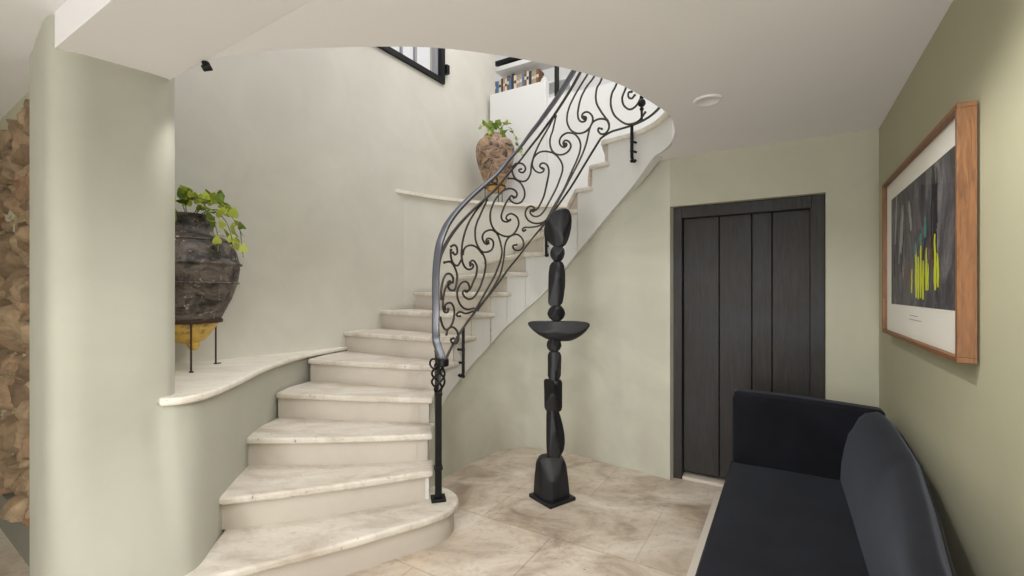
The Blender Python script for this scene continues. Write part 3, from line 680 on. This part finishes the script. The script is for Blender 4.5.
# ------------------------------------------------------------------ sofa
rzS = math.atan2(A_[1], A_[0]); SM = empty('sofa', (CORNER[0], CORNER[1], 0), rzS)
tag(SM, 'black velvet sofa with high arm against the olive wall', 'sofa')      # local x = towards camera, local -y = away from wall
def rbox(name, x0, x1, p0, p1, z0, z1, bev=.03, m=VELVET, par=None, puff=0):
    bm = bmesh.new(); box(bm, ((x0+x1)/2, -(p0+p1)/2, (z0+z1)/2), (x1-x0, p1-p0, z1-z0))
    if puff:
        bmesh.ops.subdivide_edges(bm, edges=bm.edges[:], cuts=14, use_grid_fill=True)
        for v_ in bm.verts:
            u = min(1, max(0, (v_.co.x-x0)/(x1-x0))); q = min(1, max(0, (-v_.co.y-p0)/(p1-p0)))
            if v_.co.z > z1-1e-4: v_.co.z += puff*(4*u*(1-u))**.35*(4*q*(1-q))**.4+.004*noise.noise(v_.co*5)
            else: pass
    return obj(name, bm, m, par or SM, bevel=bev, seg=4, angle=50)
rbox('base', .50, 2.72, .10, .74, .09, .25, .015)
rbox('seat_cushion', .572, 2.65, .20, .76, .25, .412, .02, puff=.012)
def arm(x0, x1):
    bm = bmesh.new(); n = 24; prof = []
    for i in range(n+1):                     # slightly flared front edge, rounded top
        s = i/n; prof.append((.05+.70*s, .795+.028*math.sin(math.pi*min(1, s*1.1)*.5)))
    a = [(-p, .09) for p in (.05, .745)]
    ring = [(.05, .09)]+[(p, z) for p, z in prof]+[(.745, .09)]
    V0 = [bm.verts.new((x0, -p, z)) for p, z in ring]; V1 = [bm.verts.new((x1, -p, z)) for p, z in ring]
    bm.faces.new(V0); bm.faces.new(V1[::-1])
    for i in range(len(ring)): j = (i+1) % len(ring); bm.faces.new((V0[i], V0[j], V1[j], V1[i]))
    o = obj('armrest', bm, VELVET, SM, bevel=.022, seg=4, angle=50)
    bm = bmesh.new(); tube(bm, [(x1-.004 if x0 < 1 else x0+.004, -.748, .10), (x1-.004 if x0 < 1 else x0+.004, -.75, .79)], .0045, 8); obj('piping', bm, PIPING, o)
arm(.46, .572); arm(2.65, 2.76)
# backrest lofted along the wall
bm = bmesh.new(); rows = []
for i in range(49):
    t = .52+(2.70-.52)*i/48
    po = float(np.interp(t, [.5, .9, 1.3, 1.75, 2.05, 2.7], [.035, .035, .05, .10, .14, .20]))
    topz = float(np.interp(t, [.5, .62, .8, 1.3, 2.7], [.775, .80, .805, .80, .76]))
    pi_s = .255; cr = max(.135, po+.06)
    d_ = max(0, po-.06); m_ = (po+.14+d_)/2
    sec = [(po+.005, .10), (po, .4), (po, topz-.10), (po+.008, topz-.05), (po+.028, topz-.015), (m_, topz), (.135+d_, topz-.012), (.162+d_*.9, topz-.04), (.184+d_*.7, topz-.09), (.206+d_*.45, .66), (.224+d_*.25, .58), (.236, .50), (.240, .42), (.240, .36), (.235, .10)]
    rows.append([(t, -p, z) for p, z in sec])
V = loft(bm, rows); bm.faces.new(V[0]); bm.faces.new(V[-1])
for i in range(len(V)-1): bm.faces.new((V[i][0], V[i+1][0], V[i+1][-1], V[i][-1]))
bk = obj('backrest', bm, VELVET, SM, angle=75)
bm = bmesh.new(); tube(bm, [(r[3][0], r[3][1]-.0, r[3][2]+.003) for r in rows], .0045, 8); obj('piping', bm, PIPING, bk)
bm = bmesh.new(); tube(bm, [(.58, -.755, .408), (2.64, -.755, .408)], .005, 8); obj('seat_piping', bm, PIPING, SM)
for x in (.56, 2.64):
    for p in (.14, .68):
        bm = bmesh.new(); bmesh.ops.create_cone(bm, cap_ends=True, segments=16, radius1=.014, radius2=.022, depth=.1, matrix=Matrix.Translation((x, -p, .05))); obj('leg', bm, BLACKM, SM)

# ------------------------------------------------------------------ framed picture on the right wall
PC = empty('framed_picture', (*(CORNER+A_*1.06), 1.576), rzS); tag(PC, 'oak framed abstract print of dark grey with yellow green strokes on the olive wall', 'picture')
PW, PH, PD = 1.22, .775, .045      # width, height, depth; local -y is into the room
bm = bmesh.new(); fw = .016
for c, s in (((0, -PD/2-.006, PH/2-fw/2), (PW, PD, fw)), ((0, -PD/2-.006, -PH/2+fw/2), (PW, PD, fw)), ((-PW/2+fw/2, -PD/2-.006, 0), (fw, PD, PH-2*fw)), ((PW/2-fw/2, -PD/2-.006, 0), (fw, PD, PH-2*fw))): box(bm, c, s)
obj('frame', bm, OAK, PC, bevel=.0015)
bm = bmesh.new(); box(bm, (0, -.028, 0), (PW-2*fw, .006, PH-2*fw)); obj('mount', bm, MATB, PC)
M = MT('abstract_print_ink')
v = M.map(scale=(1, 1, .55)); n1 = M.noise(4.5, 7, .7, v, 1.4)
c = M.ramp(n1, [(.32, srgb(40, 38, 42)), (.48, srgb(74, 71, 76)), (.60, srgb(112, 108, 112)), (.76, srgb(172, 166, 164))])
c = M.mix(M.ramp(M.noise(30, 5, .7, M.map(scale=(1, 1, .25))), [(.5, (0, 0, 0, 1)), (.8, (.6, .6, .6, 1))]), c, srgb(60, 52, 58)); M.base(c); M.set(Roughness=.8); PRN = M.m
YEL = simple('yellow_green_ink', srgb(206, 214, 48), .7); TEAL = simple('teal_ink', srgb(70, 140, 130), .7); DKI = simple('dark_ink', srgb(34, 32, 36), .8); LTI = simple('pale_grey_ink', srgb(150, 146, 146), .8); RUS = simple('rust_ink', srgb(120, 72, 52), .8)
bm = bmesh.new(); x0, x1, z0, z1 = -.48, .54, -.235, .285
def patch(c, pts, lay, mi):
    vs = [bm.verts.new((c[0]+x, -.0318-.0004*lay, c[1]+z)) for x, z in pts]; bm.faces.new(vs).material_index = mi
patch((0, 0), [(x0, z0), (x1, z0), (x1, z1), (x0, z1)], 0, 0)
rnd = random.Random(4)
def stroke(x, z, h, wd, mi, lay, lean=0):
    L_ = []; R2 = []
    for k in range(7):
        s = k/6; ww = wd*(.35+.65*math.sin(math.pi*min(1, s*.8+.15)))*rnd.uniform(.8, 1.2); xx_ = x+lean*s+rnd.uniform(-.003, .003)
        zz_ = min(z1-.002, max(z0+.002, z-h/2+h*s)); L_.append((xx_-ww/2, zz_)); R2.append((xx_+ww/2, zz_))
    patch((0, 0), L_+R2[::-1], lay, mi)
for k in range(16): stroke(rnd.uniform(-.40, .40), rnd.uniform(-.05, .2), rnd.uniform(.1, .3), rnd.uniform(.012, .04), 3 if k % 3 else 4, 1+k*.1, rnd.uniform(-.06, .06))
for (x, z, h, wd) in ((.03, -.10, .20, .035), (.065, -.12, .17, .03), (.10, -.09, .22, .03), (.135, -.13, .15, .035), (.18, -.09, .16, .028), (.30, -.07, .20, .035), (.335, -.10, .12, .026), (.205, -.12, .10, .02), (-.05, -.13, .10, .022)):
    stroke(x, z, h, wd, 1, 4, rnd.uniform(-.012, .012))
for (x, z, h) in ((.02, .0, .05), (.10, .03, .05), (.17, .07, .08)): stroke(x, z, h, .03, 2, 5)
for (x, z, h) in ((-.10, -.08, .1), (.24, -.03, .12), (-.16, -.10, .08)): stroke(x, z, h, .02, 5, 5)
obj('print', bm, [PRN, YEL, TEAL, DKI, LTI, RUS], PC, smooth=False)
bm = bmesh.new()
for x, wd, z in ((-.02, .14, -.275), (.0, .2, -.292)):
    xk = x-wd/2
    while xk < x+wd/2: box(bm, (xk, -.0315, z), (.004, .0008, .003)); xk += .008
obj('caption', bm, LTI, PC)
bm = bmesh.new(); box(bm, (0, -.040, 0), (PW-2*fw, .002, PH-2*fw)); obj('pane', bm, GLASS, PC)

# ------------------------------------------------------------------ urns, stands, plants
def leafmesh(name, m, k=1):
    bm = bmesh.new(); out = [(0, 0), (.28, -.10), (.46, .10), (.44, .40), (.24, .75), (0, 1.02)]
    Lr = smooth_path(out, 3); ctr = [bm.verts.new((0, p[1] if p[1] > 0 else 0, -.04*(p[1]**2))) for p in Lr]
    for s in (1, -1):
        sd = [bm.verts.new((s*p[0], p[1], .10*abs(p[0])-.16*p[1]**2)) for p in Lr]
        for i in range(len(Lr)-1):
            vs = [ctr[i], ctr[i+1], sd[i+1], sd[i]]
            try: bm.faces.new(vs)
            except ValueError: pass
    bmesh.ops.remove_doubles(bm, verts=bm.verts, dist=1e-4)
    me = bpy.data.meshes.new(name); bmesh.ops.recalc_face_normals(bm, faces=bm.faces); bm.to_mesh(me); bm.free(); me.materials.append(m); me.shade_smooth(); return me
def plant(name, label, loc, vines, size, mats, seed, nleaf):
    rnd = random.Random(seed); rt = tag(empty(name, loc), label, 'plant')
    lm = [leafmesh('leaf', m) for m in mats]
    for vn in vines:
        P = smooth_path(vn, 6); bm = bmesh.new(); tube(bm, [tuple(p) for p in P], .0028, 6); obj('stem', bm, STEMM, rt)
        for k in range(nleaf):
            s = .30+.70*(k+rnd.random()*.7)/nleaf; p = P[min(len(P)-1, int(s*(len(P)-1)))]
            o = bpy.data.objects.new('leaf', lm[rnd.randrange(len(lm))]); COL.objects.link(o); o.parent = rt; o['_loc'] = 1
            o.location = p+np.array([rnd.uniform(-.02, .02), rnd.uniform(-.02, .02), rnd.uniform(-.01, .02)])
            sz = size*rnd.uniform(.7, 1.2); o.scale = (sz, sz, sz)
            o.rotation_euler = (rnd.uniform(.1, 1.0), rnd.uniform(-.5, .5), rnd.uniform(0, 6.28)) if rnd.random() < .4 else (rnd.uniform(-1.5, -.5)+3.1, rnd.uniform(-.5, .5), rnd.uniform(-1.0, 1.0))
            del o['_loc']
    return rt
def stand(loc, r, h, label, ang):
    rt = tag(empty('urn_stand', loc), label, 'stand')
    bm = bmesh.new(); tube(bm, [(r*math.cos(a), r*math.sin(a), h) for a in np.linspace(0, 2*math.pi, 49)], .006, 8, flat=(.006, .022)); obj('ring', bm, RUST, rt)
    for k in range(3):
        a = ang+k*2*math.pi/3; x, y = r*math.cos(a), r*math.sin(a)
        bm = bmesh.new(); tube(bm, [(x, y, h), (x, y, .006)], .0055, 8); o = obj('leg', bm, RUST, rt)
        bm = bmesh.new(); box(bm, (x*1.06, y*1.06, .003), (.04, .02, .006), a); obj('foot_pad', bm, RUST, o)
    return rt
U1 = (-2.06, 2.90, .915); k1 = 2.9/F
def z1_(y): return CH-(y-HY)*k1-U1[2]
stand(U1, .185, z1_(321), 'thin rusty iron tripod stand under the dark urn on the low ledge', math.radians(-50))
ur = tag(empty('urn', U1), 'large dark crusted clay urn with a yellow glazed foot on the low ledge', 'urn')
prof = [(.02, z1_(344)), (.10, z1_(341)), (.17, z1_(328)), (.195, z1_(322)), (.215, z1_(316)), (.27, z1_(300)), (.312, z1_(283)), (.328, z1_(268)), (.326, z1_(266)), (.338, z1_(264)), (.326, z1_(261)), (.305, z1_(250)), (.27, z1_(242)), (.262, z1_(241)), (.225, z1_(237)), (.175, z1_(235)), (.158, z1_(231)), (.152, z1_(223)), (.165, z1_(218)), (.166, z1_(215.5)), (.15, z1_(215)), (.135, z1_(219)), (.13, z1_(228))]
prof = [(r*.87, z) for r, z in prof]
bm = bmesh.new(); lathe(bm, prof, seg=56, fn=lambda a, z: 1+.012*noise.noise(Vector((math.cos(a)*2, math.sin(a)*2, z*6)))); obj('body', bm, URN1, ur, angle=60)
for zz, rr in ((z1_(241), .233), (z1_(264), .290), (z1_(283), .274)):
    bm = bmesh.new(); tube(bm, [((rr+.003*math.sin(a*40))*math.cos(a), (rr+.003*math.sin(a*40))*math.sin(a), zz) for a in np.linspace(0, 2*math.pi, 161)], .007, 6); obj('rope_band', bm, URN1, ur)
bm = bmesh.new(); lathe(bm, [(.0, -.045), (.02, -.04), (.03, -.02), (.035, .0), (.02, .02)], (.05, -.02, z1_(343)), seg=16, fn=lambda a, z: 1+.25*noise.noise(Vector((math.cos(a)*2, math.sin(a)*2, z*30)))); obj('nub', bm, URN1, ur)
bm = bmesh.new(); lathe(bm, [(0, z1_(222)), (.115, z1_(222))], seg=24); obj('soil', bm, SOILM, ur)
zt = z1_(219)
V1 = [[(0, 0, 0), (.02, -.05, .08), (.08, -.08, .12), (.16, -.1, .10)], [(.03, 0, 0), (.10, -.02, .10), (.20, -.04, .09), (.27, -.05, .03)], [(.04, -.04, 0), (.12, -.08, .06), (.20, -.10, -.02), (.24, -.12, -.14), (.25, -.14, -.22)],
      [(.05, .0, 0), (.14, .0, .06), (.24, -.02, .03), (.31, -.04, -.06), (.33, -.05, -.15), (.345, -.06, -.25)], [(0, -.05, 0), (-.04, -.12, .09), (-.09, -.16, .08), (-.12, -.19, .02)], [(0, 0, 0), (-.02, -.02, .1), (.02, -.05, .15), (.07, -.08, .15)],
      [(0, -.06, 0), (.0, -.16, .05), (.02, -.20, -.02), (.03, -.21, -.07)], [(.02, 0, 0), (.09, .04, .12), (.17, .03, .14)], [(.05, -.02, 0), (.16, -.05, .05), (.25, -.07, -.02), (.29, -.08, -.12), (.30, -.09, -.19)]]
plant('trailing_plant', 'trailing lime green leafy plant growing from the dark urn', (U1[0], U1[1], U1[2]+zt), [[(x*1.12, y, z) for x, y, z in v_] for v_ in V1], .055, [LEAF, LEAF, LEAF, LEAF2], 3, 11)
U2 = (-.20, 5.44, 2.435); k2 = 5.44/F
def z2_(y): return CH-(y-HY)*k2-U2[2]
stand(U2, .125, z2_(187), 'thin iron stand under the brown urn on the high ledge', math.radians(-70))
ur = tag(empty('urn', U2), 'brown weathered clay urn with plant beside the upper railing on the high ledge', 'urn')
prof = [(.04, z2_(193)), (.09, z2_(191)), (.125, z2_(184)), (.16, z2_(177)), (.20, z2_(168)), (.222, z2_(160)), (.232, z2_(153)), (.228, z2_(147)), (.20, z2_(142)), (.165, z2_(140)), (.14, z2_(138)), (.13, z2_(136)), (.12, z2_(137)), (.11, z2_(141))]
bm = bmesh.new(); lathe(bm, prof, seg=48, fn=lambda a, z: 1+.02*noise.noise(Vector((math.cos(a)*2, math.sin(a)*2, z*8)))); obj('body', bm, URN2, ur, angle=60)
bm = bmesh.new(); lathe(bm, [(0, z2_(140)), (.11, z2_(140))], seg=24); obj('soil', bm, SOILM, ur)
V2 = [[(0, 0, 0), (-.05, -.05, .08), (-.12, -.1, .10), (-.2, -.14, .05)], [(0, 0, 0), (.02, -.06, .1), (.05, -.1, .13)], [(0, 0, 0), (.07, -.04, .1), (.15, -.06, .14), (.19, -.08, .13)], [(0, 0, 0), (-.03, -.15, .07), (-.05, -.24, -.02), (-.06, -.27, -.18)],
      [(.04, 0, 0), (.16, -.08, .06), (.25, -.12, -.06), (.29, -.14, -.2), (.32, -.15, -.28)], [(0, 0, 0), (.03, -.18, .06), (.08, -.25, -.03), (.1, -.27, -.1)], [(0, 0, 0), (-.07, 0, .1), (-.03, 0, .16)]]
plant('trailing_plant', 'small green trailing plant growing from the brown urn upstairs', (U2[0], U2[1], U2[2]+z2_(137)), V2, .055, [LEAF2, LEAF2, LEAF], 9, 8)

# ------------------------------------------------------------------ ceiling fittings 
bm = bmesh.new(); lathe(bm, [(.0, -.004), (.05, -.005), (.056, -.009), (.066, -.007), (.07, 0)], seg=40)
o = tag(obj('ceiling_speaker', bm, PL_CEIL), 'small round white recessed disc in the ceiling above the door', 'ceiling fitting'); o.location = (1.01, 2.35, ZC)
pz = unp = (-1.30, 1.965, ZC)
sl = tag(empty('spotlight', (-1.318, 1.962, ZC), .4), 'small black spotlight fixed at the ceiling edge above the left wall', 'spotlight')
bm = bmesh.new(); bmesh.ops.create_cone(bm, cap_ends=True, segments=24, radius1=.015, radius2=.015, depth=.012, matrix=Matrix.Translation((0, 0, -.006))); obj('mount', bm, BLACKM, sl, bevel=.002)
bm = bmesh.new(); bmesh.ops.create_cone(bm, cap_ends=True, segments=24, radius1=.013, radius2=.018, depth=.036, matrix=Matrix.Translation((.004, -.003, -.024)) @ Matrix.Rotation(1.1, 4, 'Y')); obj('head', bm, BLACKM, sl, bevel=.003)
lamp = MT('lamp_face'); lamp.set(Emission_Strength=6.0, Emission_Color=(1, .93, .82, 1))
for k, (x, y, pw, ang) in enumerate(DOWN):
    zd = 2.5 if k == 3 else ZC
    d_ = tag(empty('downlight', (x, y, zd)), ['recessed ceiling downlight on the side of the left column', 'recessed ceiling downlight on the side of the sofa', 'recessed ceiling downlight nearest the stair opening', 'added recessed ceiling downlight nearest the rubble stone wall', 'added recessed ceiling downlight furthest from the stair'][k], 'ceiling light')
    bm = bmesh.new(); lathe(bm, [(.028, -.003), (.042, -.006), (.046, 0)], seg=32); obj('trim_ring', bm, PL_WHITE, d_)
    bm = bmesh.new(); lathe(bm, [(.0, -.002), (.028, -.002)], seg=24); obj('lamp_face', bm, lamp.m, d_)
    light('downlight_beam', 'SPOT', (x, y, zd-.03), (x, y+.25, 0), pw, (1, .975, .94), .04, ang, .35)
light('niche_beam', 'SPOT', (-1.33, 2.02, 2.34), (-2.0, 3.0, 1.0), 8, (1, .97, .92), .02, 75, .9)
